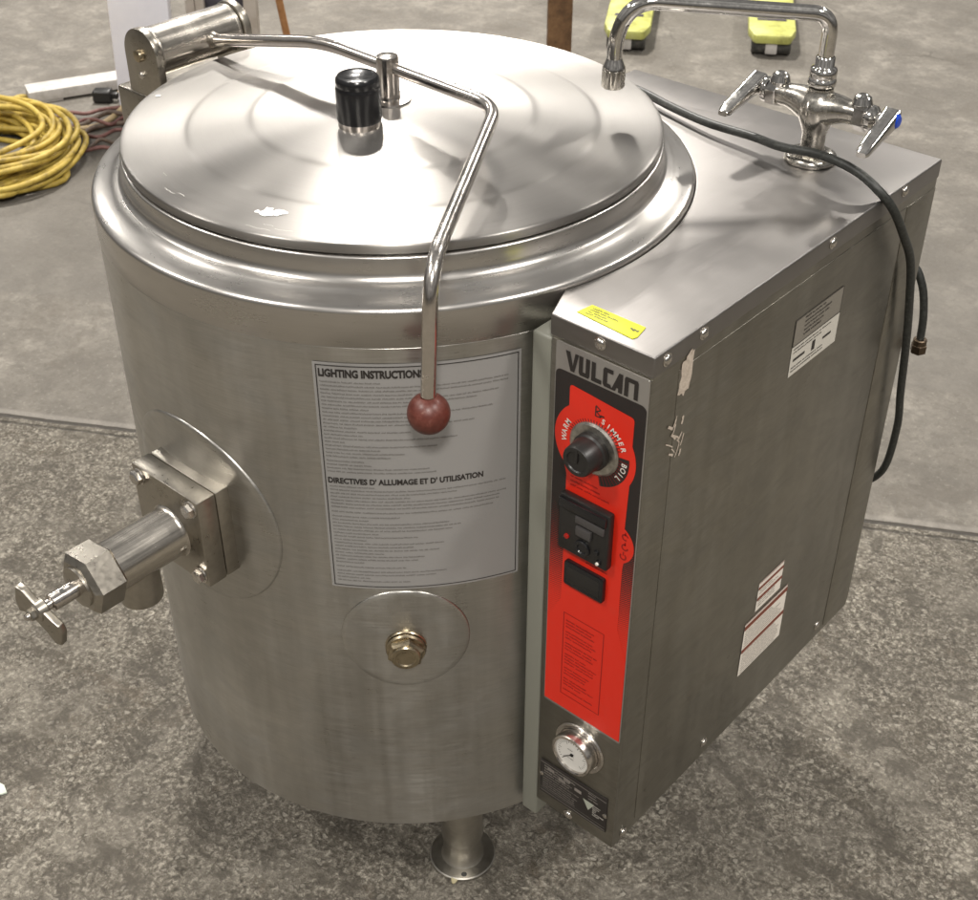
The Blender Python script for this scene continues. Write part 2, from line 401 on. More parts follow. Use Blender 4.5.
# ------------------------------------------------------------------ floor
bm = B(); bmesh.ops.create_grid(bm, x_segments=4, y_segments=4, size=30)
tag(obj('floor', bm, M['floor'], smooth=False), None, None, kind='structure')

# ------------------------------------------------------------------ the kettle
R = .36
K = empty('steam_kettle', 'stainless steel steam kettle with hinged round lid, red control panel and mixer tap', 'kettle')
def cyl_at(deg, z, r=R): return V((r * cos(radians(deg)), r * sin(radians(deg)), z))
def on_cyl(deg0, z0, off):
    return lambda u, v: cyl_at(deg0 + math.degrees(u / R), z0 + v, R + off)

# jacket
bm = B(); lathe(bm, [(0, .176), (.34, .176), (.352, .172), (R - .002, .170), (R, .172), (R, .35), (R, .6), (R, .8), (R, .9245), (R - .002, .9265), (.345, .9265)], n=160)
obj('jacket', bm, M['jacket'], K)
# collar with its concave neck and rounded shoulder
prof = [(.352, .9245), (R - .0004, .9245), (R + .0008, .926), (R + .0008, .9645)]
prof += [(R + .0008 - .0064 * (1 - cos(radians(a))), .9645 + .0064 * sin(radians(a))) for a in range(10, 71, 10)]
prof += [(.3535, .9716), (.349, .9727), (.344, .9742), (.339, .9760), (.335, .9779), (.3315, .9801)]
prof += [(.3315 - .0099 * sin(radians(a)), .9915 - .0114 * cos(radians(a))) for a in range(20, 91, 10)]
prof += [(.3216, 1.0060), (.3208, 1.0078), (.3185, 1.0084), (.305, 1.0084)]
bm = B(); lathe(bm, prof, n=192); obj('collar', bm, M['collar'], K, sharp=60)
# lid
prof = [(.300, 1.0105), (.3188, 1.0105), (.3195, 1.0112), (.3195, 1.0196), (.3190, 1.0207), (.3178, 1.0214), (.315, 1.0217), (.309, 1.0219)]
prof += [(.29, 1.0223), (.27, 1.0227), (.252, 1.0231), (.2475, 1.0233), (.2450, 1.0236), (.2425, 1.0243), (.240, 1.0249), (.236, 1.0254), (.225, 1.0266), (.21, 1.0283), (.19, 1.0306), (.176, 1.0322)]
prof += [(.172, 1.0327), (.169, 1.0334), (.166, 1.0342), (.163, 1.0346), (.158, 1.0350), (.14, 1.0361), (.12, 1.0375), (.09, 1.0398), (.06, 1.0420), (.03, 1.0436), (.012, 1.0441), (.0, 1.0442)]
bm = B(); lathe(bm, prof, n=192); LID = obj('lid', bm, M['lid'], K, sharp=50)
# black knob on the lid
kx, ky = .013, -.068
bm = B(); lathe(bm, [(.0245, 0), (.0245, .018), (.0235, .019)], (kx, ky, 1.038), n=48); obj('knob_base', bm, M['rod'], LID)
bm = B(); lathe(bm, [(.0225, 0), (.0252, 0), (.0258, .002), (.0258, .036), (.0252, .039), (.0246, .0405), (.0246, .0415), (.0250, .0422), (.0251, .046), (.0245, .049), (.0225, .0515), (.019, .0525), (.0175, .0515), (0, .0510)], (kx, ky, 1.0468), n=56)
obj('lid_knob', bm, M['black_plastic'], LID)
# centre post that clamps the rod
bm = B(); lathe(bm, [(.0265, 0), (.0270, .001), (.0262, .003), (.014, .0035), (.0135, .005)], (-.008, .001, 1.0430), n=48)
lathe(bm, [(.0132, 0), (.0132, .053), (.0126, .055), (.0115, .0557), (0, .0557)], (-.008, .001, 1.0415), n=48); obj('rod_post', bm, M['rod'], LID)
# dried paint splash and small scrapes on the lid
def lidz(r):
    for (r1, z1), (r0, z0) in zip(prof, prof[1:]):
        if r0 <= r <= r1 and z1 > 1.02: return z1 + (z0 - z1) * (r1 - r) / max(r1 - r0, 1e-6)
    return 1.022
bm = B()
for (px, py, sx, sy, seed) in ((.076, -.265, .0085, .0105, 1), (.0865, -.2575, .0080, .0075, 2), (-.27, -.14, .004, .003, 3), (.067, -.2705, .003, .004, 4)):
    rr = random.Random(seed); pts = []
    for k in range(14):
        a = 2 * pi * k / 14; s_ = rr.uniform(.65, 1.2); x = px + (sx * cos(a) * .75 + sy * sin(a) * .66) * s_; y = py + (sx * cos(a) * .66 - sy * sin(a) * .75) * s_; pts.append((x, y))
    poly(bm, pts, lambda x, y: (x, y, lidz(hypot(x, y)) + .0006)); obj('paint_splash', bm, M['paint_spot'], LID); bm = B()
bm.free()
bm = B()
for (a, r, L) in ((-100, .303, .02), (-96, .298, .012), (-75, .309, .03), (-72, .300, .012), (-69, .305, .02), (-107, .288, .010)):
    p0 = radians(a); pp = []
    for k in range(7):
        aa = p0 + k / 6 * L / r; q = r + random.uniform(-.0011, .0011); pp.append((q * cos(aa), q * sin(aa)))
    stroke(bm, pp, .0006, lambda x, y: (x, y, lidz(hypot(x, y)) + .0004)); obj('scratch', bm, M['scuff'], LID); bm = B()
bm.free()

# lid rod and red ball
arm = fillet([(-.350, .005, 1.036), (-.125, .005, 1.0850), (.152, .005, 1.0800)], [.04], 8)
arm = arm[:-1] + fillet([arm[-2], (.160, .002, 1.0790), (.302, -.251, 1.0475)], [.034], 12)[1:-1]
arm += fillet([(.248, -.158, 1.0595), (.3165, -.273, 1.046), (.3175, -.278, .975)], [.045], 12)[1:-1]
arm += [V((.3175, -.278, .975)), V((.314, -.279, .900))]
bm = B(); tube(bm, arm, .0078, 24); HND = obj('lid_handle', bm, M['rod'], K, sharp=60)
bm = B(); lathe(bm, [(.022 * sin(pi * i / 20), -.022 * cos(pi * i / 20)) for i in range(20)] + [(.008, .0207), (.008, .0215)], (.314, -.279, .885), n=48)
obj('ball_grip', bm, M['ball'], HND)

# hinge: bracket box, two end plates, barrel
hx, hz = -.367, 1.037
bm = B(); box(bm, (-.430, -.093, .890), (-.335, .072, .9835), .004); HG = obj('hinge_bracket', bm, M['cast'], K)
def plate(bm, y0, y1):
    pts = [(-.034, -.056), (.034, -.056)] + arc(0, 0, .034, 0, 180, 20)
    prism(bm, pts, 0, y1 - y0, .0015, Matrix.Translation((hx, y1, hz)) @ Matrix.Rotation(radians(90), 4, 'X'))
for y0, y1 in ((-.091, -.079), (.056, .068)):
    bm = B(); plate(bm, y0, y1); obj('end_plate', bm, M['cast'], HG)
bm = B(); lathe(bm, [(0, 0), (.0305, 0), (.032, .002), (.032, .005), (.0312, .006), (.0312, .1265), (.032, .1275), (.032, .1305), (.0305, .1325), (0, .1325)], (hx, -.078, hz), (0, 1, 0), 64)
lathe(bm, [(.0078, -.012), (.0125, -.010), (.0118, -.004), (.0092, .004), (.0078, .008)], (-.336, .005, 1.0392), (.977, 0, .213), 24)
obj('hinge_barrel', bm, M['barrel'], HG)
bm = B(); lathe(bm, [(0, .007), (.005, .007), (.0075, .006), (.008, .004), (.008, 0)], (hx, -.091, hz), (0, -1, 0), 28); obj('pivot_bolt', bm, M['brass'], HG)
bm = B(); lathe(bm, [(0, .004), (.003, .0035), (.0045, .002), (.0048, 0)], (hx - .002, -.091, hz - .027), (0, -1, 0), 20); obj('set_screw', bm, M['screw'], HG)
bm = B(); box(bm, (-.352, -.079, .9835), (-.336, .056, .993), .002); obj('hinge_stop', bm, M['rod'], HG)

# feet
def foot_bm():
    bm = B(); lathe(bm, [(.0, 0), (.0465, 0), (.048, .0015), (.048, .0045), (.0465, .006), (.031, .0065), (.0295, .0085), (.0275, .03), (.0275, .05), (.0295, .051), (.0300, .053), (.0300, .176)], n=56)
    return bm
def hole_bm():
    bm = B(); lathe(bm, [(.0, .0066), (.0036, .0066), (.0042, .0062)], (.028, -.028, 0), n=20); return bm
f0 = None
for a in (-34, 86, 206):
    x, y = .29 * cos(radians(a)), .29 * sin(radians(a))
    if f0 is None:
        f0 = obj('foot', foot_bm(), steel('foot_steel', (.54, .515, .465), .38, 0, None, 0, (120, 120, 300), .05, .06, .12, 16), K); f0.location = (x, y, 0)
        h0 = obj('bolt_hole', hole_bm(), M['wheel_dark'], f0)
    else:
        f1 = f0.copy(); COL.objects.link(f1); f1.location = (x, y, 0); f1.rotation_euler.z = radians(a + 34); f1.parent = K
        h1 = h0.copy(); COL.objects.link(h1); h1.parent = f1

# raised round patches on the jacket
def disc_patch(deg, z, r, h, n=72):
    bm = B(); fn = lambda u, v, o: cyl_at(deg + math.degrees(u / R), z + v, R + o)
    cen = bm.verts.new(fn(0, 0, h)); prev = None
    for k, (q, o) in enumerate([(.15, h), (.3, h), (.45, h), (.6, h), (.75, h), (.9, h), (.985, h), (1.0, h * .5), (1.006, -.001)]):
        ring = [bm.verts.new(fn(q * r * cos(2 * pi * i / n), q * r * sin(2 * pi * i / n), o)) for i in range(n)]
        for i in range(n):
            j_ = (i + 1) % n
            if prev is None: bm.faces.new((cen, ring[i], ring[j_]))
            else: bm.faces.new((prev[i], ring[i], ring[j_], prev[j_]))
        prev = ring
    return bm
obj('drain_patch', disc_patch(-89.6, .648, .1275, .0022), M['jacket'], K, sharp=60)
GP = obj('sight_patch', disc_patch(-46.7, .517, .0775, .0018), M['jacket'], K, sharp=60)
# brass sight plug
d = cyl_at(-46.7, 0, 1); o = cyl_at(-46.7, .508, R)
bm = B(); lathe(bm, [(.0250, -.004), (.0250, .004), (.0240, .0055), (.021, .0055), (.021, .0075), (.0240, .008), (.0242, .0095), (.0230, .012), (.019, .0125)], o, d, 40)
hexa(bm, o + d * .0125, d, .0228, .0085, bev=.0014, a0=.3); lathe(bm, [(.0178, 0), (.0178, .0026), (.0164, .0040), (.0125, .0042), (.0110, .0030), (0, .0026)], o + d * .0208, d, 36)
obj('sight_plug', bm, M['brass'], GP, sharp=30)

# drain valve
vx, vz = .005, .640
bm = B(); lathe(bm, [(.036, 0), (.0348, .0005), (.0330, .003), (.0312, .006), (.0312, .092), (.0300, .094), (.0, .094)], (vx, -.400, vz), (0, -1, 0), 64)
DV = obj('drain_valve', bm, M['barrel'], K)
for y0, y1, s_ in ((-.3742, -.345, .0602), (-.401, -.3747, .0605)):
    bm = B(); box(bm, (vx - s_, y0, .648 - s_ - .002), (vx + s_, y1, .648 + s_ + .002), .0022); obj('flange', bm, M['cast'], DV)
for sx in (-1, 1):
    for sz in (-1, 1):
        bm = B(); bo = V((vx + sx * .0475, -.401, .648 + sz * .049))
        lathe(bm, [(.0105, 0), (.0108, .0008), (.0105, .002), (0, .002)], bo, (0, -1, 0), 28)
        hexa(bm, bo + V((0, -.002, 0)), (0, -1, 0), .0092, .0072, bev=.0008, a0=.2 * sx + sz * .35); obj('bolt', bm, M['screw'], DV, sharp=25)
bm = B(); lathe(bm, [(.0255, 0), (.0255, .058), (.0248, .060), (.0225, .060), (.0215, .055), (.0215, .01)], (vx, -.4555, .6345), (0, 0, -1), 56); obj('outlet_spout', bm, M['cast'], DV, sharp=40)
bm = B(); hexa(bm, (vx, -.490, vz), (0, -1, 0), .0400, .040, bev=.0030, a0=.15); lathe(bm, [(.0255, 0), (.0250, .003), (.016, .005), (.0, .005)], (vx, -.530, vz), (0, -1, 0), 40)
obj('bonnet_nut', bm, M['cast'], DV, sharp=25)
bm = B(); cyl(bm, (vx, -.533, vz), (0, -1, 0), .0105, .034, 28); cyl(bm, (vx, -.566, vz), (0, -1, 0), .0065, .014, 20); cyl(bm, (vx, -.579, vz), (0, -1, 0), .0042, .020, 16); obj('stem', bm, M['rod'], DV)
bm = B(); lathe(bm, [(0, .0004), (.0026, .0002), (.0027, -.001)], (vx + .003, -.552, vz + .0103), (.28, 0, 1), 14); obj('pin_hole', bm, M['wheel_dark'], DV)
bm = B()
wing = [(-.020, .028), (-.012, .025), (-.002, .014), (.008, .006), (.020, -.004), (.027, -.008), (.029, -.018), (.025, -.035), (.017, -.036), (.008, -.023), (-.004, -.011), (-.014, -.006), (-.023, -.007), (-.025, .008)]
wing = [(x * 1.12, y * 1.08) for x, y in wing]
prism(bm, wing, -.0050, .0050, .0022, Matrix.Translation((vx, -.582, vz)) @ Matrix.Rotation(radians(90), 4, 'X') @ Matrix.Rotation(radians(14), 4, 'Y'), 3)
lathe(bm, [(0, -.008), (.011, -.008), (.013, -.006), (.013, .004), (.011, .006), (0, .006)], (vx, -.582, vz), (0, -1, 0), 28)
lathe(bm, [(.0072, 0), (.0072, .005), (.006, .0062), (0, .0062)], (vx, -.588, vz), (0, -1, 0), 6)
obj('hand_wheel', bm, M['cast'], DV, sharp=40)

# ---------------- lighting-instruction label on the jacket
L0 = -59.9; LW, LH = .2205, .309; LB = .598
fl = on_cyl(L0, LB, .0008); ft = on_cyl(L0, LB, .0013)
bm = B()
rows = 2; nx = 40
quad(bm, 0, 0, LW, LH, fl, nx)
LAB = obj('instruction_label', bm, M['label_film'], K, sharp=60)
bm = B(); wln = .0011; e = .003
for (x0, y0, x1, y1) in ((e, e, LW - e, e + wln), (e, LH - e - wln, LW - e, LH - e), (e, e, e + wln, LH - e), (LW - e - wln, e, LW - e, LH - e)):
    quad(bm, x0, y0, x1, y1, ft, 30)
obj('border_line', bm, M['black_print'], LAB)
def fit(T, w_):
    k_ = w_ / max(v.co.x for v in T.verts)
    for v in T.verts: v.co.x *= k_
    return T
bm = B(); mapped(bm, fit(text_bm('LIGHTING INSTRUCTIONS', .0128, .00062), .1100), lambda x, y: ft(x + .0055, y + LH - .0170)); obj('heading', bm, M['black_print'], LAB)
bm = B(); mapped(bm, fit(text_bm("DIRECTIVES D' ALLUMAGE ET D' UTILISATION", .0102, .00040), .1715), lambda x, y: ft(x + .0060, y + .1530)); obj('heading', bm, M['black_print'], LAB)
bm = B(); rr = random.Random(11)
fr1 = [.32, 1, .97, .55, .93, .80, .52, .25, .9, .66, .5, .8, .18, .47, .22, .72, .12, .62, .3, .42, .36, .2, .26, .55, .64, .5, .24, .2, .3, .34]
y = LH - .0245
for f in fr1:
    if y < .166: break
    fineprint(bm, .0065, LW - .008, y, .0026, ft, f, rr); y -= .00480 if rr.random() > .16 else .0062
fr2 = [.3, .97, .72, .45, .98, .95, .92, .9, .4, .2, .66, .72, .7, .25, .5, .18, .62, .45, .6, .3, .52, .5, .2, .4, .62, .6, .22, .45, .35]
y = .1475
for f in fr2:
    if y < .010: break
    fineprint(bm, .0075, LW - .008, y, .0026, ft, f, rr); y -= .00480 if rr.random() > .2 else .0066
obj('fine_print', bm, M['fine_grey'], LAB)

# ------------------------------------------------------------------ cabinet
xA, yF, xB, yC, xD, zt, zb = .3665, -.152, .493, .4536, .0276, .9635, .223
plan = [(xA, yF + .0006), (xB - .0005, yF + .0006), (xB - .0005, yC - .0006), (xD + .0006, yC - .0006)] + arc(0, 0, .3640, 85.3, -9, 50) + [(xA, -.06)]
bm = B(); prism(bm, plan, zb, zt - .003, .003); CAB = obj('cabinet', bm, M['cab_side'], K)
# sheet-metal top with folded lip
capo = [(xA - .001, yF), (xB, yF), (xB, yC), (xD, yC)] + arc(0, 0, .3617, 85.6, -17, 90)
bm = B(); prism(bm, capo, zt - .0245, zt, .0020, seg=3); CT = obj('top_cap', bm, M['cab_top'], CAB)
# side access panel standing 2 mm proud
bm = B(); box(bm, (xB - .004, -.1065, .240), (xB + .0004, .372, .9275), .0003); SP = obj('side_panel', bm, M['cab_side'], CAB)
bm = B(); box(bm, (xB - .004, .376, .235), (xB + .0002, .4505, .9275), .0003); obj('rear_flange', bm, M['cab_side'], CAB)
# front face plate
bm = B(); box(bm, (xA + .002, yF - .0012, .2245), (xB - .0009, yF + .006, zt - .0262), .0006); FP = obj('front_panel', bm, M['cab_side'], CAB)
# seal strip between jacket and cabinet
bm = B(); box(bm, (.3395, -.150, .181), (.3655, -.085, .934), .004, 3); obj('seal_strip', bm, M['sealant'], CAB)
def dome(bm, o, d, r=.0058):
    lathe(bm, [(r * 1.25, 0), (r * 1.25, .0008), (r, .001), (r * .93, r * .35), (r * .6, r * .58), (r * .25, r * .66), (0, r * .66)], o, d, 24)
yf = yF - .0013; xs = xB + .0003
for q, d in (((.428, yF, .954), (0, -1, 0)), ((.421, yf, .2325), (0, -1, 0)), ((xB, -.131, .952), (1, 0, 0)), ((xB, -.068, .953), (1, 0, 0)), ((xB, .188, .953), (1, 0, 0)), ((xB, .358, .955), (1, 0, 0)), ((xB, -.131, .236), (1, 0, 0)), ((xB + .0004, .352, .252), (1, 0, 0)), ((xB + .0004, .05, .252), (1, 0, 0))):
    bm = B(); dome(bm, V(q), d); obj('screw', bm, M['screw'], CAB)

# control panel film
CP = None
def fp(off): return lambda x, z: V((x, yf - off, z))
bm = B(); prism(bm, rrect(.3755, .421, .4915, .9385, .003), 0, .0016, .0004, Matrix.Translation((0, yf, 0)) @ Matrix.Rotation(radians(90), 4, 'X'))
CP = obj('control_panel', bm, M['silver_film'], CAB)
P0 = .0016
bm = B(); poly(bm, [(.3768, .425), (.4908, .425), (.4908, .900)] + arc(.4838, .900, .007, 0, 90, 6)[1:] + arc(.3838, .900, .007, 90, 180, 6), fp(P0 + .0003)); obj('border_film', bm, M['halftone'], CP)
cxD, czD = .431, .829
red = [(.3775, .4255), (.4902, .4255), (.4902, .560), (.4765, .600), (.4765, .690)]
red += arc(.462, .722, .0275, -55, 60, 14) + [(.4765, .7755)]
red += [p for p in arc(cxD, czD, .0525, -28, 28, 14)] + [(.4775, .878)] + arc(.4735, .884, .004, 0, 90, 4) + arc(.4000, .890, .004, 90, 180, 4) + [(.396, .868)]
red += [p for p in arc(cxD, czD, .0525, 138, 222, 20)] + [(.396, .780), (.396, .600), (.3775, .560)]
bm = B(); poly(bm, red, fp(P0 + .0006)); obj('red_film', bm, M['red_print'], CP)
bm = B(); ring_flat(bm, cxD, czD, .030, .0445, -78, 8, fp(P0 + .0009)); 
for k in range(24):
    a = radians(20 + k * 6.2); r0, r1 = .0315, .0350
    stroke(bm, [(cxD + r0 * cos(a), czD + r0 * sin(a)), (cxD + r1 * cos(a), czD + r1 * sin(a))], .0010, fp(P0 + .0009))
# flame-like mark above the dial and faint marks below
stroke(bm, [(.430, .882), (.430, .870)], .0016, fp(P0 + .0009)); stroke(bm, [(.430, .883), (.436, .879), (.431, .876), (.437, .871), (.430, .870)], .0014, fp(P0 + .0009)); stroke(bm, [(.436, .873), (.441, .873)], .0018, fp(P0 + .0009))
obj('dial_scale', bm, M['black_print'], CP)
bm = B()
for k in range(13):
    a = radians(-76 + k * 6.4)
    stroke(bm, [(cxD + .0315 * cos(a), czD + .0315 * sin(a)), (cxD + .0435 * cos(a), czD + .0435 * sin(a))], .0006, fp(P0 + .0012))
obj('scale_tick', bm, M['dark_red_print'], CP)
def arctext(bm, s, r, amid, size, step, flip=False):
    n = len(s)
    for i, ch in enumerate(s):
        a = radians(amid + (step if not flip else -step) * ((n - 1) / 2 - i))
        T = text_bm(ch, size, .00018, .95, 'CENTER'); ph = a - pi / 2 + (pi if flip else 0)
        mapped(bm, T, lambda x, y, a=a, ph=ph: fp(P0 + .0013)(cxD + r * cos(a) + x * cos(ph) - y * sin(ph), czD + r * sin(a) + x * sin(ph) + y * cos(ph)))
for w_t, r_t, a_t in (('WARM', .0365, 168), ('SIMMER', .0365, 50), ('BOIL', .0355, -20)):
    bm = B(); arctext(bm, w_t, r_t, a_t, .0092, 10.5); obj('lettering', bm, M['white_print'], CP)
bm = B(); lathe(bm, [(.0315, 0), (.0315, .0022), (.029, .004), (.0, .0042)], (cxD, yf - P0, czD), (0, -1, 0), 56); obj('dial_plate', bm, M['dial_grey'], CP)
bm = B(); n = 48
prof_k = [(.0215, .003), (.0215, .010), (.0195, .012), (.0180, .030), (.0168, .032), (.0125, .032), (.0115, .0305), (.0, .0305)]
lathe(bm, prof_k, (cxD, yf - P0, czD), (0, -1, 0), n)
box(bm, (cxD - .0018, yf - P0 - .0325, czD - .001), (cxD + .0018, yf - P0 - .029, czD + .016), .0004); obj('dial_knob', bm, M['black_matte'], CP, sharp=30)
# VULCAN brand letters, built as heavy strokes
bm = B(); zL, hL = .9095, .0225; w = .0050; F = fp(P0 + .0005)
def P_(x, z): return (.3885 + x * .0905, zL + z * hL)
def S_(pts, ww=w): stroke(bm, [P_(*q) for q in pts], ww, F)
poly(bm, [P_(*q) for q in ((0, 1), (.062, 1), (.105, .30), (.135, 1), (.185, 1), (.128, 0), (.075, 0))], F)
poly(bm, [P_(*q) for q in ((.190, 1), (.245, 1), (.245, .22), (.285, .22), (.285, 1), (.340, 1), (.340, .12), (.325, 0), (.205, 0), (.190, .12))], F)
poly(bm, [P_(*q) for q in ((.365, 1), (.420, 1), (.420, .22), (.505, .22), (.505, 0), (.365, 0))], F)
poly(bm, [P_(*q) for q in ((.525, .88), (.545, 1), (.660, 1), (.660, .78), (.582, .78), (.582, .22), (.625, .22), (.655, .0), (.545, 0), (.525, .12))], F)
poly(bm, [P_(*q) for q in ((.640, 0), (.738, 1), (.790, 1), (.790, 0), (.735, 0), (.735, .20), (.712, .20), (.694, 0))], F)
poly(bm, [P_(*q) for q in ((.815, 0), (.815, .88), (.830, 1), (.985, 1), (1, .88), (1, 0), (.945, 0), (.945, .78), (.870, .78), (.870, 0))], F)
obj('brand_lettering', bm, M['black_print'], CP)
# switch block
bm = B(); box(bm, (.395, yf - .0125, .684), (.463, yf - P0, .760), .003); SW = obj('switch_block', bm, M['black_matte'], CP)
bm = B(); box(bm, (.3975, yf - .0165, .7455), (.4605, yf - .0120, .7575), .0012); obj('switch_hood', bm, M['black_plastic'], SW)
bm = B(); box(bm, (.420, yf - .0155, .7325), (.458, yf - .0120, .7425), .0010); box(bm, (.4215, yf - .0165, .717), (.442, yf - .0120, .7295), .0012); obj('rocker_switch', bm, mat('dark_grey_plastic', (.06, .056, .055), .3), SW)
bm = B(); lathe(bm, [(.0105, 0), (.0105, .0025), (.0095, .0035), (.006, .0035), (.005, .002), (0, .002)], (.430, yf - .0122, .7005), (0, -1, 0), 32)
for q in ((.449, .7045), (.4525, .693)): lathe(bm, [(.0035, 0), (.0032, .003), (0, .0032)], (q[0], yf - .0122, q[1]), (0, -1, 0), 16)
obj('push_button', bm, M['black_plastic'], SW)
bm = B(); lathe(bm, [(.0034, 0), (.003, .002), (0, .0026)], (.408, yf - .0122, .706), (0, -1, 0), 16); obj('pilot_light', bm, M['led'], SW)
bm = B(); lathe(bm, [(.0022, 0), (.0018, .0016), (0, .002)], (.4525, yf - .0152, .6925), (0, -1, 0), 12); obj('white_pip', bm, M['white_print'], SW)
bm = B(); prism(bm, rrect(.4025, .631, .4570, .6650, .003), 0, .0065, .0012, Matrix.Translation((0, yf - P0, 0)) @ Matrix.Rotation(radians(90), 4, 'X')); IW = obj('indicator_window', bm, M['black_plastic'], CP)
bm = B(); box(bm, (.4075, yf - P0 - .0070, .637), (.4520, yf - P0 - .0060, .659), .0003); obj('window_lens', bm, M['black_matte'], IW)
# dark-red printing on the red film
bm = B(); G = fp(P0 + .0009); rr = random.Random(5)
x0, x1, z0, z1 = .401, .4595, .449, .582; wl = .0010
for a_ in ((x0, z0, x1, z0 + wl), (x0, z1 - wl, x1, z1), (x0, z0 + wl, x0 + wl, z1 - wl), (x1 - wl, z0 + wl, x1, z1 - wl)): quad(bm, *a_, G)
z = z1 - .012
while z > z0 + .006:
    for _ in range(rr.choice((2, 3, 3, 4))):
        if z < z0 + .006: break
        fineprint(bm, x0 + .004, x1 - .004, z, .0032, G, rr.uniform(.7, 1), rr); z -= .0048
    z -= .0035
obj('instruction_print', bm, M['dark_red_print'], CP); bm = B()
for zz in (.7795, .7735, .768): fineprint(bm, .402, .470, zz, .0030, G, rr.uniform(.5, .9), rr)
obj('thermostat_print', bm, M['dark_red_print'], CP); bm = B()
for zz in (.6765, .671): fineprint(bm, .428, .462, zz, .0030, G, 1, rr)
obj('window_print', bm, M['dark_red_print'], CP); bm = B()
for k, (xx, zz) in enumerate(((.4775, .735), (.4780, .7215), (.4765, .708))):
    ring_flat(bm, xx, zz, .0028, .0046, 20 + 60 * k, 300 + 60 * k, G, 16); stroke(bm, [(xx, zz + .002), (xx, zz + .007)], .0014, G)
obj('switch_print', bm, M['dark_red_print'], CP)

# pressure gauge
gx, gz = .4335, .371
bm = B(); lathe(bm, [(.0375, 0), (.0375, .001), (.036, .0030), (.034, .0034), (.0325, .0026), (.0305, .0026)], (gx, yf, gz), (0, -1, 0), 64)
lathe(bm, [(.0300, 0), (.0300, .017), (.0292, .019), (.0270, .0197), (.0255, .0185), (.0250, .0160)], (gx, yf, gz), (0, -1, 0), 64); GA = obj('pressure_gauge', bm, M['rod'], CAB, sharp=40)
bm = B(); lathe(bm, [(.0254, .0158), (0, .0158)], (gx, yf, gz), (0, -1, 0), 48); obj('gauge_face', bm, M['gauge_white'], GA)
bm = B(); H = fp(.0162)
for k in range(26):
    a = radians(225 - 270 * k / 25); r0 = .0190 if k % 5 else .0165
    stroke(bm, [(gx + r0 * cos(a), gz + r0 * sin(a)), (gx + .0215 * cos(a), gz + .0215 * sin(a))], .0007, H)
for zz_, w_h in ((.0062, .007), (-.0085, .006), (-.0110, .004)): fineprint(bm, gx - w_h, gx + w_h, gz + zz_, .0020, H)
stroke(bm, [(gx + .003, gz + .003), (gx - .0125, gz - .0105)], .0014, fp(.0168))
obj('gauge_print', bm, M['black_print'], GA)
bm = B(); cyl(bm, (gx, yf - .0158, gz), (0, -1, 0), .0024, .0018, 16, .0004); obj('needle_hub', bm, M['black_plastic'], GA)
bm = B(); dome(bm, V((.4605, yf - .002, .356)), (0, -1, 0), .002); obj('gauge_screw', bm, M['screw'], GA)

# black rating plate
bm = B(); prism(bm, [(.3735, .2455), (.4815, .2475), (.4815, .3110), (.3735, .3070)], 0, .0012, .0003, Matrix.Translation((0, yf, 0)) @ Matrix.Rotation(radians(90), 4, 'X')); RP = obj('rating_plate', bm, M['black_print'], CAB)
bm = B(); I = fp(.0016); rr = random.Random(3)
for a_ in ((.3745, .3035, .4800, .3043), (.3745, .2500, .4800, .2508), (.3745, .2552, .4800, .2556)): quad(bm, *a_, I)
for zz, f in ((.2980, .9), (.2930, .7), (.2885, .8), (.2840, .85)): fineprint(bm, .381, .440, zz, .0036, I, f, rr)
for zz in (.2795, .2745, .2705, .2660, .2620, .2580): fineprint(bm, .3790, .4420, zz, .0024, I, rr.uniform(.85, 1), rr)
for x_, z_ in ((.386, .2945), (.412, .2955), (.404, .2875), (.430, .289)): quad(bm, x_, z_, x_ + .011, z_ + .0055, I)
for zz in (.3000, .2950, .2900): fineprint(bm, .452, .476, zz, .0030, I, .9, rr)
obj('plate_print', bm, mat('grey_print', (.26, .235, .21), .5), RP)
bm = B(); poly(bm, [(.444, .2850), (.4620, .2850), (.4530, .2690)], I); obj('plate_triangle', bm, mat('pale_green_print', (.38, .40, .33), .5), RP)
bm = B()
for zz in (.2825, .2790, .2755, .2720, .2685, .2650): fineprint(bm, .460, .479, zz, .0036, fp(.0019), .95, rr)
obj('emblem_print', bm, mat('light_print', (.42, .40, .36), .5), RP)
for q in ((.3765, .2805), (.4790, .2780)):
    bm = B(); dome(bm, V((q[0], yf - .0012, q[1])), (0, -1, 0), .0028); obj('rivet', bm, M['screw'], RP)

# yellow tag on the cabinet top
def tp(off): return lambda x, y: V((x, y, zt + off))
bm = B(); prism(bm, [(.3835, -.1330), (.4560, -.1385), (.4580, -.1325), (.4535, -.1125), (.3870, -.1120)], zt + .0001, zt + .0009, .0002); TG = obj('yellow_tag', bm, M['tag_yellow'], CT)
bm = B(); rr = random.Random(9)
for yy, f in ((-.1185, .7), (-.1225, .8), (-.1265, .75), (-.1305, .6)): fineprint(bm, .392, .440, yy, .0040, tp(.0012), f, rr)
for k in range(5): quad(bm, .4430 + .002 * k, -.1250 - .001 * (k % 3), .4455 + .002 * k, -.1225 - .001 * (k % 2), tp(.0012))
obj('tag_print', bm, mat('olive_print', (.10, .10, .015), .5), TG)

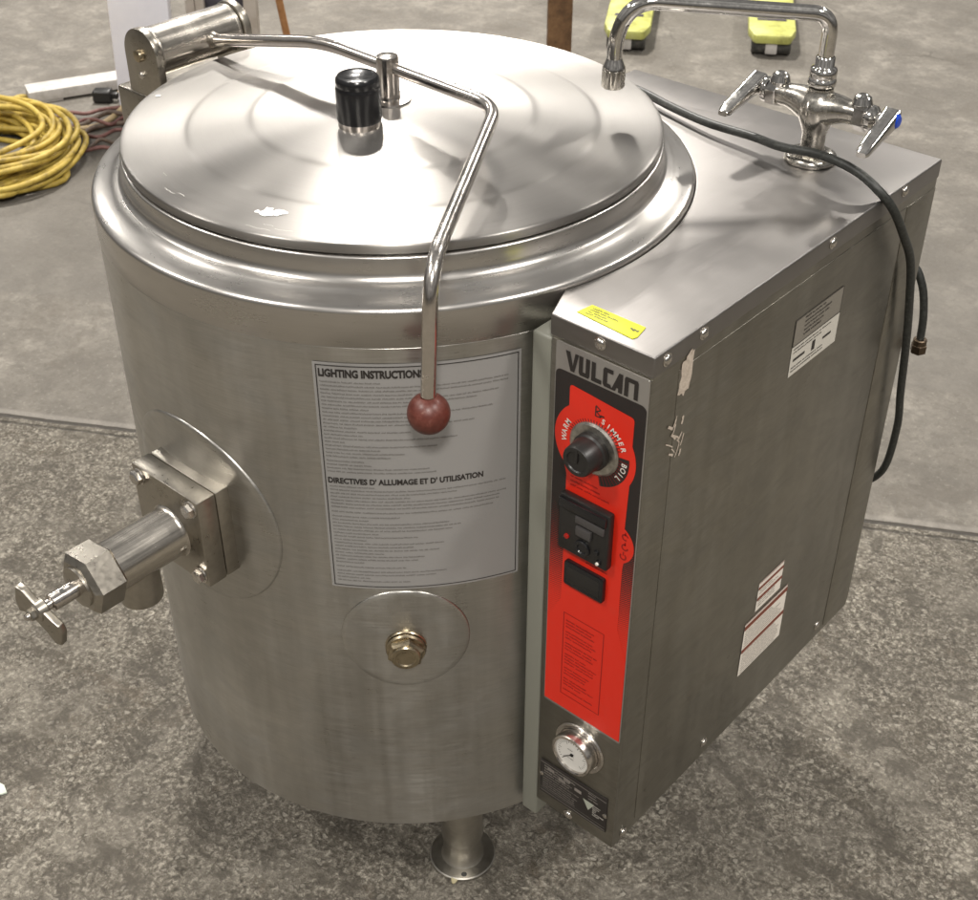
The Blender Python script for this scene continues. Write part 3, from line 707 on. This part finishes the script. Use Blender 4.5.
# labels on the cabinet side
def sf(off): return lambda y, z: V((xB + .0004 + off, y, z))
bm = B(); poly(bm, [(.128, .8035), (.236, .8035), (.236, .8440), (.128, .8440)], sf(.0005)); LS = obj('notice_label', bm, M['label_film2'], SP, label='pale grey notice label near the top of the side')
bm = B(); poly(bm, [(.128, .8442), (.236, .8442), (.236, .8795), (.128, .8795)], sf(.0005)); obj('label_header', bm, mat('dull_metal_film', (.33, .305, .265), .45, .6), LS)
bm = B(); J = sf(.0009); rr = random.Random(21)
for a_ in ((.128, .8438, .236, .8448), (.128, .8787, .236, .8795), (.128, .8448, .1288, .8787), (.2352, .8448, .236, .8787)): quad(bm, *a_, J)
for zz in (.8735, .868, .8625, .857, .8515): fineprint(bm, .150, .215, zz, .0036, J, rr.uniform(.7, 1), rr)
for zz in (.8385, .834, .8135, .809): fineprint(bm, .132, .232, zz, .0028, J, rr.uniform(.7, 1), rr)
for a_ in ((.134, .8225, .160, .8262), (.176, .818, .183, .8315), (.201, .8225, .220, .826)): quad(bm, *a_, J)
obj('notice_print', bm, M['black_print'], LS)
RB = mat('brown_red_print', (.20, .050, .028), .5)
SL = mat('sticker_white', (.80, .74, .66), .55)
W2 = None
for nm, y0, y1, z0, z1, bars, seed in (('caution_sticker', .141, .2035, .428, .4785, ((.466, .471), (.447, .4525)), 31), ('warning_sticker', .1190, .2265, .324, .4205, ((.4085, .4165), (.3665, .3735)), 32)):
    bm = B(); poly(bm, [(y0, z0), (y1, z0), (y1, z1), (y0, z1)], sf(.0006 if y1 > .21 else .0004)); st = obj(nm, bm, SL, SP)
    bm = B(); q = sf(.0010)
    for a_, b_ in bars: quad(bm, y0, a_, y1, b_, q)
    quad(bm, y0, z1 - .001, y1, z1, q); obj('sticker_bar', bm, RB, st)
    bm = B(); rr = random.Random(seed); z = z1 - .012
    while z > z0 + .003:
        if not any(a_ - .003 < z < b_ + .001 for a_, b_ in bars): fineprint(bm, y0 + .004, y1 - .004, z, .0026, q, rr.uniform(.75, 1), rr)
        z -= .0045
    obj('sticker_print', bm, mat('grey_brown_print', (.17, .15, .13), .6), st)
# torn label residue on the front edge of that side
def ragged(bm, pts, fn, seed, amp, sub=5):
    rr = random.Random(seed); out = []
    for (ax, ay), (bx, by) in zip(pts, pts[1:] + pts[:1]):
        for k in range(sub):
            f = k / sub; out.append((ax + (bx - ax) * f + rr.uniform(-amp, amp), ay + (by - ay) * f + rr.uniform(-amp, amp)))
    poly(bm, out, fn)
e0 = lambda y, z: V((xB + .0007, y, z))
bm = B(); ragged(bm, [(-.1060, .9000), (-.0960, .8930), (-.0860, .8990), (-.0830, .9400), (-.0900, .9440), (-.1030, .9330)], e0, 4, .0018)
obj('torn_residue', bm, M['residue'], SP, label='torn beige label residue below the screws')
bm = B(); rr = random.Random(8)
for k in range(15):
    y0 = rr.uniform(-.112, -.090); z0 = rr.uniform(.815, .862); a = rr.choice((1.2, 1.35, .5, 2.4, 1.0)) + rr.uniform(-.2, .2); L = rr.uniform(.008, .022)
    stroke(bm, [(y0, z0), (y0 + L * .5 * cos(a) + .0006, z0 + L * .5 * sin(a)), (y0 + L * cos(a), z0 + L * sin(a))], rr.uniform(.0012, .0034), (lambda k: (lambda y, z: V((xB + .0007 + .00003 * k, y, z))))(k))
obj('scraped_residue', bm, M['residue'], SP, label='scraped streaks of old label')

# ------------------------------------------------------------------ mixer tap on the cabinet top
tx, ty = .371, .346
bm = B()
lathe(bm, [(.030, 0), (.0325, .001), (.0325, .004), (.0300, .0085), (.023, .0115), (.0165, .0125), (.0145, .016), (.0145, .034), (.0170, .042), (.0215, .052), (.0245, .062), (.0240, .072), (.0190, .082), (.0150, .088), (.0150, .092), (0, .092)], (tx, ty, zt), n=40)
for s_ in (-1, 1):
    pth = catmull([(tx, ty, 1.028), (tx + s_ * .022, ty, 1.0335), (tx + s_ * .040, ty, 1.035), (tx + s_ * .056, ty, 1.035)], 6)
    nn = len(pth); tube(bm, pth, [.0255 + (.0142 - .0255) * min(1, i / (nn * .62)) ** .7 for i in range(nn)], 28)
FA = obj('mixer_tap', bm, M['body_chrome'], K, sharp=60)
for s_ in (-1, 1):
    bm = B(); dx = V((s_, 0, 0))
    o = V((tx + s_ * .052, ty, 1.035))
    hexa(bm, o, dx, .0185, .015, bev=.001, a0=.35); lathe(bm, [(.0150, .015), (.0155, .017), (.0150, .021), (.0120, .024), (.0085, .026), (.0075, .029), (.0085, .031), (0, .032)], o, dx, 32)
    lathe(bm, [(.0115, 0), (.0125, .005), (.0100, .012), (.005, .0155), (0, .016)], o + V((s_ * .003, 0, .010)), (0, 0, 1), 24)
    obj('valve_bonnet', bm, M['chrome'], FA, sharp=30)
    # lever handle: hub plus long flat blade pointing to the front
    hub = o + dx * .034; tip = V((hub.x + s_ * .006 + .008, ty - .078, 1.0235))
    bm = B(); lathe(bm, [(0, -.005), (.008, -.005), (.0098, -.003), (.0110, .003), (.0110, .009), (.009, .011), (0, .011)], hub, dx, 28)
    n = 14; b = B(); rings = []
    for i in range(n):
        f = i / (n - 1); cpt = (hub + dx * .003).lerp(tip, f) + V((0, .010 * (1 - f), .004 * (1 - f)))
        wz = (.0105 * (1 - f) + .0042 * f) * (1 if f < .93 else .7); wx = (.0115 * (1 - f) + .0078 * f) * (1 if f < .93 else .75)
        rg = []
        for k in range(14):
            q = 2 * pi * k / 14; lx_, lz_ = wx * math.copysign(abs(cos(q)) ** .45, cos(q)), wz * math.copysign(abs(sin(q)) ** .45, sin(q))
            rg.append(b.verts.new(cpt + V((lx_, 0, lz_))))
        rings.append(rg)
    for A, C in zip(rings, rings[1:]):
        for k in range(14): b.faces.new((A[k], A[(k + 1) % 14], C[(k + 1) % 14], C[k]))
    b.faces.new(rings[0]); b.faces.new(rings[-1][::-1]); bmesh.ops.recalc_face_normals(b, faces=b.faces); merge(bm, b)
    obj('lever_handle', bm, M['chrome'], FA, sharp=50)
    if s_ == 1:
        bm = B(); lathe(bm, [(.0088, 0), (.0088, .003), (.006, .0055), (0, .006)], hub + dx * .0112 + V((0, .003, .003)), dx, 28); obj('index_button', bm, M['blue'], FA, label='blue cold-water button')
# swing spout
bm = B(); lathe(bm, [(.0150, 0), (.0165, .001), (.0172, .004), (.0165, .008), (.0150, .010), (.0160, .011), (.0165, .016), (.0155, .021), (.0125, .023), (.0115, .024), (.0115, .034), (.0098, .0355)], (tx, ty, 1.0575), n=36)
sp_ = fillet([(tx, ty, 1.088), (.371, .347, 1.141), (.198, .196, 1.157), (.1845, .1840, 1.116), (.1845, .1840, 1.080)], [.024, .030, .020], 12)
tube(bm, sp_, .0092, 24); lathe(bm, [(.0092, -.004), (.0115, .002), (.0135, .006), (.0138, .009)], (.1845, .184, 1.086), (0, 0, -1), 32)
obj('swing_spout', bm, M['chrome'], FA, sharp=60)
bm = B(); n = 48; b = B(); rr_ = []
for r, h in ((.0130, 0), (.0140, -.001), (.0140, -.021), (.0130, -.0225), (.0110, -.0225), (.0105, -.018)):
    rr_.append([b.verts.new((.1845 + (r - (.0008 if (i % 4) < 2 and .0135 < r else 0)) * cos(2 * pi * i / n), .184 + (r - (.0008 if (i % 4) < 2 and .0135 < r else 0)) * sin(2 * pi * i / n), 1.0780 + h)) for i in range(n)])
for A, C in zip(rr_, rr_[1:]):
    for i in range(n): b.faces.new((A[i], C[i], C[(i + 1) % n], A[(i + 1) % n]))
bmesh.ops.recalc_face_normals(b, faces=b.faces); merge(bm, b); obj('spout_nozzle', bm, M['body_chrome'], FA, sharp=30)

# ------------------------------------------------------------------ black hose lying over the cabinet
zd = zt + .0075
hose = catmull([(-.12, .392, .80), (-.07, .388, .90), (-.02, .382, .957), (.035, .376, zd + .002), (.10, .366, zd + .004), (.165, .347, zd + .004), (.231, .330, zd + .006), (.300, .322, zd + .010), (.345, .314, zd + .012), (.400, .312, zd + .018), (.452, .300, zd + .018), (.485, .296, zd + .006), (.503, .310, .952), (.5085, .345, .905), (.5085, .381, .857), (.5085, .405, .79), (.5085, .424, .72), (.507, .446, .63), (.506, .464, .560), (.494, .476, .472), (.455, .480, .435), (.410, .478, .50), (.405, .476, .65), (.440, .474, .76), (.472, .476, .800), (.492, .478, .778), (.503, .478, .735), (.506, .478, .690)], 7)
HO = empty('rubber_hose', 'long black rubber hose draped across the cabinet top behind the tap', 'hose', (.24, .33, .965))
bm = B(); tube(bm, hose, .0054, 16); obj('hose', bm, M['rubber'], HO, sharp=60, off=-HO.location)
bm = B(); hexa(bm, hose[-1] + V((0, 0, .002)), (0, 0, -1), .0110, .014, bev=.001); cyl(bm, hose[-1] + V((0, 0, .010)), (0, 0, -1), .0092, .010, 20); obj('hose_end_nut', bm, M['old_brass'], HO, sharp=30, off=-HO.location)

# ------------------------------------------------------------------ background things
# grey flat bar on the floor
BA = empty('grey_bar', 'pale grey flat metal bar lying on the concrete behind the yellow cord', 'bar', (-2.68, 1.18, 0))
ax = V((-2.62 + 2.734, 1.319 - 1.060, 0)); Lb = ax.length + .10; ang = atan2(ax.y, ax.x)
Mb = Matrix.Translation((-2.734, 1.060, 0)) @ Matrix.Rotation(ang, 4, 'Z')
bm = B(); box(bm, (0, 0, .008), (Lb, .085, .042), .003, M=Mb); obj('bar_top', bm, M['grey_bar'], BA, off=-BA.location)
bm = B(); box(bm, (.002, .004, .0), (.105, .080, .010), .002, M=Mb); obj('bar_foot', bm, M['grey_bar'], BA, off=-BA.location)

# coil of yellow cord
rr = random.Random(12); pts = []
cx, cy = -2.455, .700; n_l = 27
for k in range(n_l):
    rx = rr.uniform(.19, .305); ry = rr.uniform(.19, .29); ox, oy = rr.uniform(-.03, .035), rr.uniform(-.035, .035); rot = rr.uniform(-.5, .5); hz_ = .010 + .12 * (k / n_l) * rr.uniform(.5, 1.0)
    for s_ in range(9):
        a = 2 * pi * s_ / 9 + k * .21
        x = rx * cos(a); y = ry * sin(a)
        pts.append((cx + ox + x * cos(rot) - y * sin(rot), cy + oy + x * sin(rot) + y * cos(rot), max(.010, hz_ + rr.uniform(-.016, .016))))
pts += [(-2.62, .93, .02), (-2.75, .98, .012), (-2.80, 1.06, .012), (-2.74, 1.10, .012)]
YC = obj('extension_cord', tube(B(), catmull(pts, 6), .0084, 10), M['yellow_cord'], sharp=60, off=(-cx, -cy, 0)); YC.location = (cx, cy, 0)
tag(YC, 'coiled yellow extension cord heaped on the floor left of the kettle', 'cord')
def cord(name, label, cat, m, P, r, group=None):
    o0 = V(P[0]); o = obj(name, tube(B(), catmull(P, 7), r, 10), m, sharp=60, off=(-o0.x, -o0.y, 0)); o.location = (o0.x, o0.y, 0)
    return tag(o, label, cat, group)
def wig(a, b, amp, n, seed, z=.010):
    rr = random.Random(seed); a = V(a); b = V(b); d = (b - a); nn = V((-d.y, d.x)).normalized(); out = []
    for i in range(n + 1):
        f = i / n; p = a + d * f + nn * (rr.uniform(-amp, amp) if 0 < i < n else 0); out.append((p.x, p.y, z + rr.uniform(0, .012)))
    return out
cord('red_cord', 'dark red cord running just under the grey bar', 'cord', M['red_cord'], wig((-2.56, 1.03), (-2.44, 1.30), .02, 6, 1), .0060, 'loose cords behind the kettle')
cord('red_cord', 'dark red cord in the middle of the tangle beside the kettle', 'cord', M['red_cord'], wig((-2.40, .95), (-2.20, 1.28), .035, 7, 2), .0060, 'loose cords behind the kettle')
cord('red_cord', 'dark red cord nearest the kettle and the yellow coil', 'cord', M['red_cord'], wig((-2.30, .90), (-2.12, 1.22), .025, 7, 3), .0060, 'loose cords behind the kettle')
cord('brown_cord', 'dark brown cord crossing the tangle below the black plug', 'cord', M['brown_cord'], wig((-2.50, .98), (-2.34, 1.32), .035, 8, 4, .018), .008, 'loose cords behind the kettle')
cord('brown_cord', 'dark brown cord curving out from the yellow coil', 'cord', M['brown_cord'], wig((-2.44, .92), (-2.27, 1.26), .045, 8, 6, .016), .0075, 'loose cords behind the kettle')
cord('red_cord', 'dark red cord lying slack between the black plug and the tangle', 'cord', M['red_cord'], wig((-2.47, .98), (-2.30, 1.30), .05, 9, 9, .02), .006, 'loose cords behind the kettle')
cord('brown_cord', 'thin dark brown cord tucked against the kettle side of the tangle', 'cord', M['brown_cord'], wig((-2.34, .90), (-2.16, 1.24), .04, 9, 10, .01), .006, 'loose cords behind the kettle')
TC = empty('plugged_cord', 'tan cord with a black plug lying against the grey bar', 'cord', (-2.57, 1.25, 0))
bm = B(); tube(bm, catmull([(-2.565, 1.285, .02), (-2.50, 1.265, .03), (-2.44, 1.20, .022), (-2.41, 1.09, .012), (-2.44, 1.00, .012), (-2.40, .93, .012)], 8), .0095, 12); obj('cord', bm, M['tan_cord'], TC, sharp=60, off=-TC.location)
bm = B(); box(bm, (-.030, -.022, .002), (.030, .022, .042), .008, 3, Matrix.Translation((-2.585, 1.235, 0)) @ Matrix.Rotation(.7, 4, 'Z')); box(bm, (.026, -.012, .012), (.050, .012, .032), .005, 2, Matrix.Translation((-2.585, 1.235, 0)) @ Matrix.Rotation(.7, 4, 'Z')); obj('plug', bm, M['black_matte'], TC, off=-TC.location)

# white upright panel and the framed pane beside it, further back
vd = V((-.658, .753, 0)); lr = V((.753, .658, 0))
def upright(bm, base, w_, d_, h_, z0=0.0, bev=.004, lean=0.0):
    Mx = Matrix.Translation(V((base[0], base[1], 0))) @ Matrix((lr, vd, V((0, 0, 1)))).transposed().to_4x4() @ Matrix.Rotation(lean, 4, 'Y')
    return box(bm, (0, 0, z0), (w_, d_, h_), bev, M=Mx)
WP = empty('white_panel', 'lilac white upright panel standing on the floor behind the lid hinge', 'panel', (-2.44, 1.30, 0))
bm = B(); upright(bm, (-2.511, 1.243), .185, .045, 1.5, 0, .004, .045); obj('panel_board', bm, M['white_paint'], WP, off=-WP.location)
bm = B(); upright(bm, (-2.500, 1.260), .120, .06, .016, -.0, .002, 0); obj('panel_shoe', bm, M['beige_frame'], WP, off=-WP.location)
FPN = empty('framed_pane', 'beige frame with a dark reflecting pane beside the white panel', 'window', (-2.3, 1.5, 0))
b0 = V((-2.372, 1.436, 0))
for off_, w_ in ((0, .0285), (.0295, .0285), (.180, .040)):
    bm = B(); q = b0 + lr * off_; upright(bm, (q.x, q.y), w_, .05, 1.5, 0, .004, .03); obj('stile', bm, M['beige_frame'], FPN, off=-FPN.location)
bm = B(); q = b0 + lr * .058 + vd * .02; upright(bm, (q.x, q.y), .124, .01, 1.45, .08, .001, .03); obj('pane', bm, M['dark_glass'], FPN, off=-FPN.location)
for z0, z1 in ((.0, .08), (1.45, 1.5)):
    bm = B(); q = b0 + lr * .0585; upright(bm, (q.x, q.y), .121, .05, z1, z0, .003, .03); obj('rail', bm, M['beige_frame'], FPN, off=-FPN.location)

# posts behind the kettle
RPst = empty('rusty_post', 'rusty brown square steel post standing behind the lid', 'post', (-1.515, 2.25, 0))
bm = B(); upright(bm, (-1.541, 2.218), .0775, .0775, 2.2, .008, .006); obj('post_shaft', bm, M['rust_post'], RPst, off=-RPst.location)
bm = B(); upright(bm, (-1.57, 2.16), .17, .17, .008, 0, .002); obj('base_plate', bm, M['rust_post'], RPst, off=-RPst.location)
PO = empty('thin_pole', 'thin orange brown wooden pole standing on the floor behind the rod', 'pole', (-2.405, 1.872, 0))
bm = B(); tube(bm, [(-2.395, 1.884, .0), (-2.408, 1.875, .10), (-2.421, 1.867, .21), (-2.58, 1.76, 1.6)], .0125, 14); obj('pole_shaft', bm, M['orange_pole'], PO, off=-PO.location)
bm = B(); cyl(bm, (-2.395, 1.884, 0), (-.1, -.06, 1), .016, .03, 16); obj('ferrule', bm, M['rust_post'], PO, off=-PO.location)

# pallet jack: two forks with rollers, head and handle out of frame behind
fd = V((-.534, .845, 0)); fs = V((.845, .534, 0))
PJ = empty('pallet_jack', 'yellow green pallet jack with its two fork tips pointing at the kettle', 'pallet jack', (-1.9, 3.7, 0))
Mf0 = Matrix((fs, fd, V((0, 0, 1)))).transposed().to_4x4()
tips = [(-1.578, 2.700), (-1.168, 2.992)]
for (cx_, cy_) in tips:
    Mf = Matrix.Translation((cx_, cy_, 0)) @ Mf0
    bm = B(); out = [(-.058, .0), (-.066, .012), (-.082, .075), (-.082, 1.15), (.082, 1.15), (.082, .075), (.066, .012), (.058, 0)]
    prism(bm, out, .050, .082, .008, Mf)
    FK = obj('fork', bm, M['pallet_yellow'], PJ, off=-PJ.location)
    for sx in (-1, 1):
        bm = B(); lathe(bm, [(0, 0), (.034, 0), (.038, .004), (.038, .050), (.034, .054), (0, .054)], Mf @ V((sx * .040 - .027, .055, .0385)), fs, 28); obj('roller', bm, M['wheel_dark'], FK, off=-PJ.location)
    bm = B(); box(bm, (-.020, .010, .012), (.020, .10, .050), .003, M=Mf); obj('roller_yoke', bm, M['grey_bar'], FK, off=-PJ.location)
    bm = B(); box(bm, (-.052, .155, .0822), (.050, .180, .0835), .0004, M=Mf); obj('fork_slot', bm, mat('dark_slot', (.05, .04, .05), .6), FK, off=-PJ.location)
mid = (V((*tips[0], 0)) + V((*tips[1], 0))) / 2; Mf = Matrix.Translation(mid) @ Mf0
bm = B(); box(bm, (-.335, 1.14, .05), (.335, 1.20, .36), .012, M=Mf); box(bm, (-.10, 1.20, .06), (.10, 1.34, .42), .02, M=Mf); obj('lift_head', bm, M['pallet_yellow'], PJ, off=-PJ.location)
bm = B(); hp = [Mf @ V(q) for q in ((0, 1.29, .38), (0, 1.33, .6), (0, 1.40, 1.15))]; tube(bm, hp, .018, 16)
lp = [Mf @ V(q) for q in ((0, 1.40, 1.14), (-.12, 1.405, 1.18), (-.12, 1.42, 1.30), (.12, 1.42, 1.30), (.12, 1.405, 1.18), (0, 1.40, 1.14))]; tube(bm, fillet(lp, .03, 5), .012, 12); obj('tow_handle', bm, M['wheel_dark'], PJ, off=-PJ.location)
for sx in (-1, 1):
    bm = B(); lathe(bm, [(0, 0), (.085, 0), (.092, .008), (.092, .042), (.085, .05), (0, .05)], Mf @ V((sx * .075 - .025, 1.29, .092)), fs, 32); obj('steer_wheel', bm, M['wheel_dark'], PJ, off=-PJ.location)

# litter on the floor
def chip(name, label, cat, x, y, s, m, seed, h=.005):
    rr = random.Random(seed); pts = [(s * rr.uniform(.6, 1.2) * cos(2 * pi * k / 8), s * .6 * rr.uniform(.6, 1.2) * sin(2 * pi * k / 8)) for k in range(8)]
    bm = B(); prism(bm, pts, .0015, h, .001); o = obj(name, bm, m, sharp=20); o.location = (x, y, 0); o.rotation_euler = (.1, .06, seed); return tag(o, label, cat)
chip('wood_chip', 'small pale chip on the floor in front of the kettle foot', 'chip', .262, -.203, .010, M['chip'], 2)
chip('paper_scrap', 'pale green scrap at the left edge of the floor', 'scrap', -.380, -.548, .021, M['green_chip'], 3)
chip('yellow_scrap', 'small yellow scrap between the yellow cord coil and the kettle', 'scrap', -2.15, .93, .035, M['yellow_cord'], 5, .012)

# ------------------------------------------------------------------ light: overhead warehouse lamps plus added fill lamps
w_ = bpy.data.worlds.new('World'); S.world = w_; w_.use_nodes = True
t = NT(w_); bg = w_.node_tree.nodes['Background']
g = t.coord('Generated'); sp = t.add('ShaderNodeSeparateXYZ'); t.link(g, sp.inputs[0])
up = t.ramp(t.map(sp.outputs[2], -1, 1, 0, 1), [(.0, (.16, .15, .135)), (.49, (.15, .14, .128)), (.56, (.22, .21, .20)), (.62, (.40, .385, .365)), (1.0, (.50, .485, .465))])
nz = t.noise(g, 2.6, 3, .5)
t.link(t.mixc(1.0, up, t.ramp(nz, [(.35, .45), (.65, 1.35)]), 'MULTIPLY'), bg.inputs['Color'])
bg.inputs['Strength'].default_value = .54

def lamp(x, y, z, power, sx=1.25, sy=.40, rz=0.0, aim=None, col=(1, .957, .895)):
    L = bpy.data.lights.new('ceiling_or_fill_lamp', 'AREA'); L.shape = 'RECTANGLE'; L.size = sx; L.size_y = sy; L.energy = power; L.color = col
    o = bpy.data.objects.new('ceiling_or_fill_lamp', L); COL.objects.link(o); o.location = (x, y, z)
    if aim: o.rotation_euler = (V(aim) - V((x, y, z))).to_track_quat('-Z', 'Y').to_euler()
    else: o.rotation_euler = (0, 0, rz)
    return o
def pol(az, dist): return cos(radians(az)) * dist, sin(radians(az)) * dist
for az, dist, h, pw, sz in ((139, 3.8, 5.2, 320, .45), (136, 9.2, 5.2, 360, .8), (164, 8.6, 5.2, 80, .6), (95, 8.6, 5.2, 200, .5), (204, 4.4, 5.2, 90, .5), (66, 4.6, 5.2, 70, .5), (250, 3.4, 5.2, 120, .5), (10, 3.8, 5.2, 140, .5), (-46, 4.6, 5.2, 270, .6)):  # last lamps, camera side and right, are fill added to brighten floor and panels
    x, y = pol(az, dist); lamp(x, y, h, pw, sz, sz, radians(38))

# ------------------------------------------------------------------ camera
cam = bpy.data.cameras.new('Camera'); co = bpy.data.objects.new('Camera', cam); COL.objects.link(co)
yaw, pitch = .7183, .6333
co.location = (1.0791, -1.0628, 1.6422); co.rotation_euler = (pi / 2 - pitch, 0, yaw)
cam.sensor_width = 36; cam.lens = 1330.93 / 978 * 36; cam.clip_end = 200; cam.clip_start = .05
cam.dof.use_dof = True; cam.dof.focus_distance = 1.55; cam.dof.aperture_fstop = 16
S.camera = co
S.view_settings.view_transform = 'Standard'; S.view_settings.look = 'None'; S.view_settings.exposure = 0.3; S.view_settings.gamma = 1
S.view_settings.use_curve_mapping = False
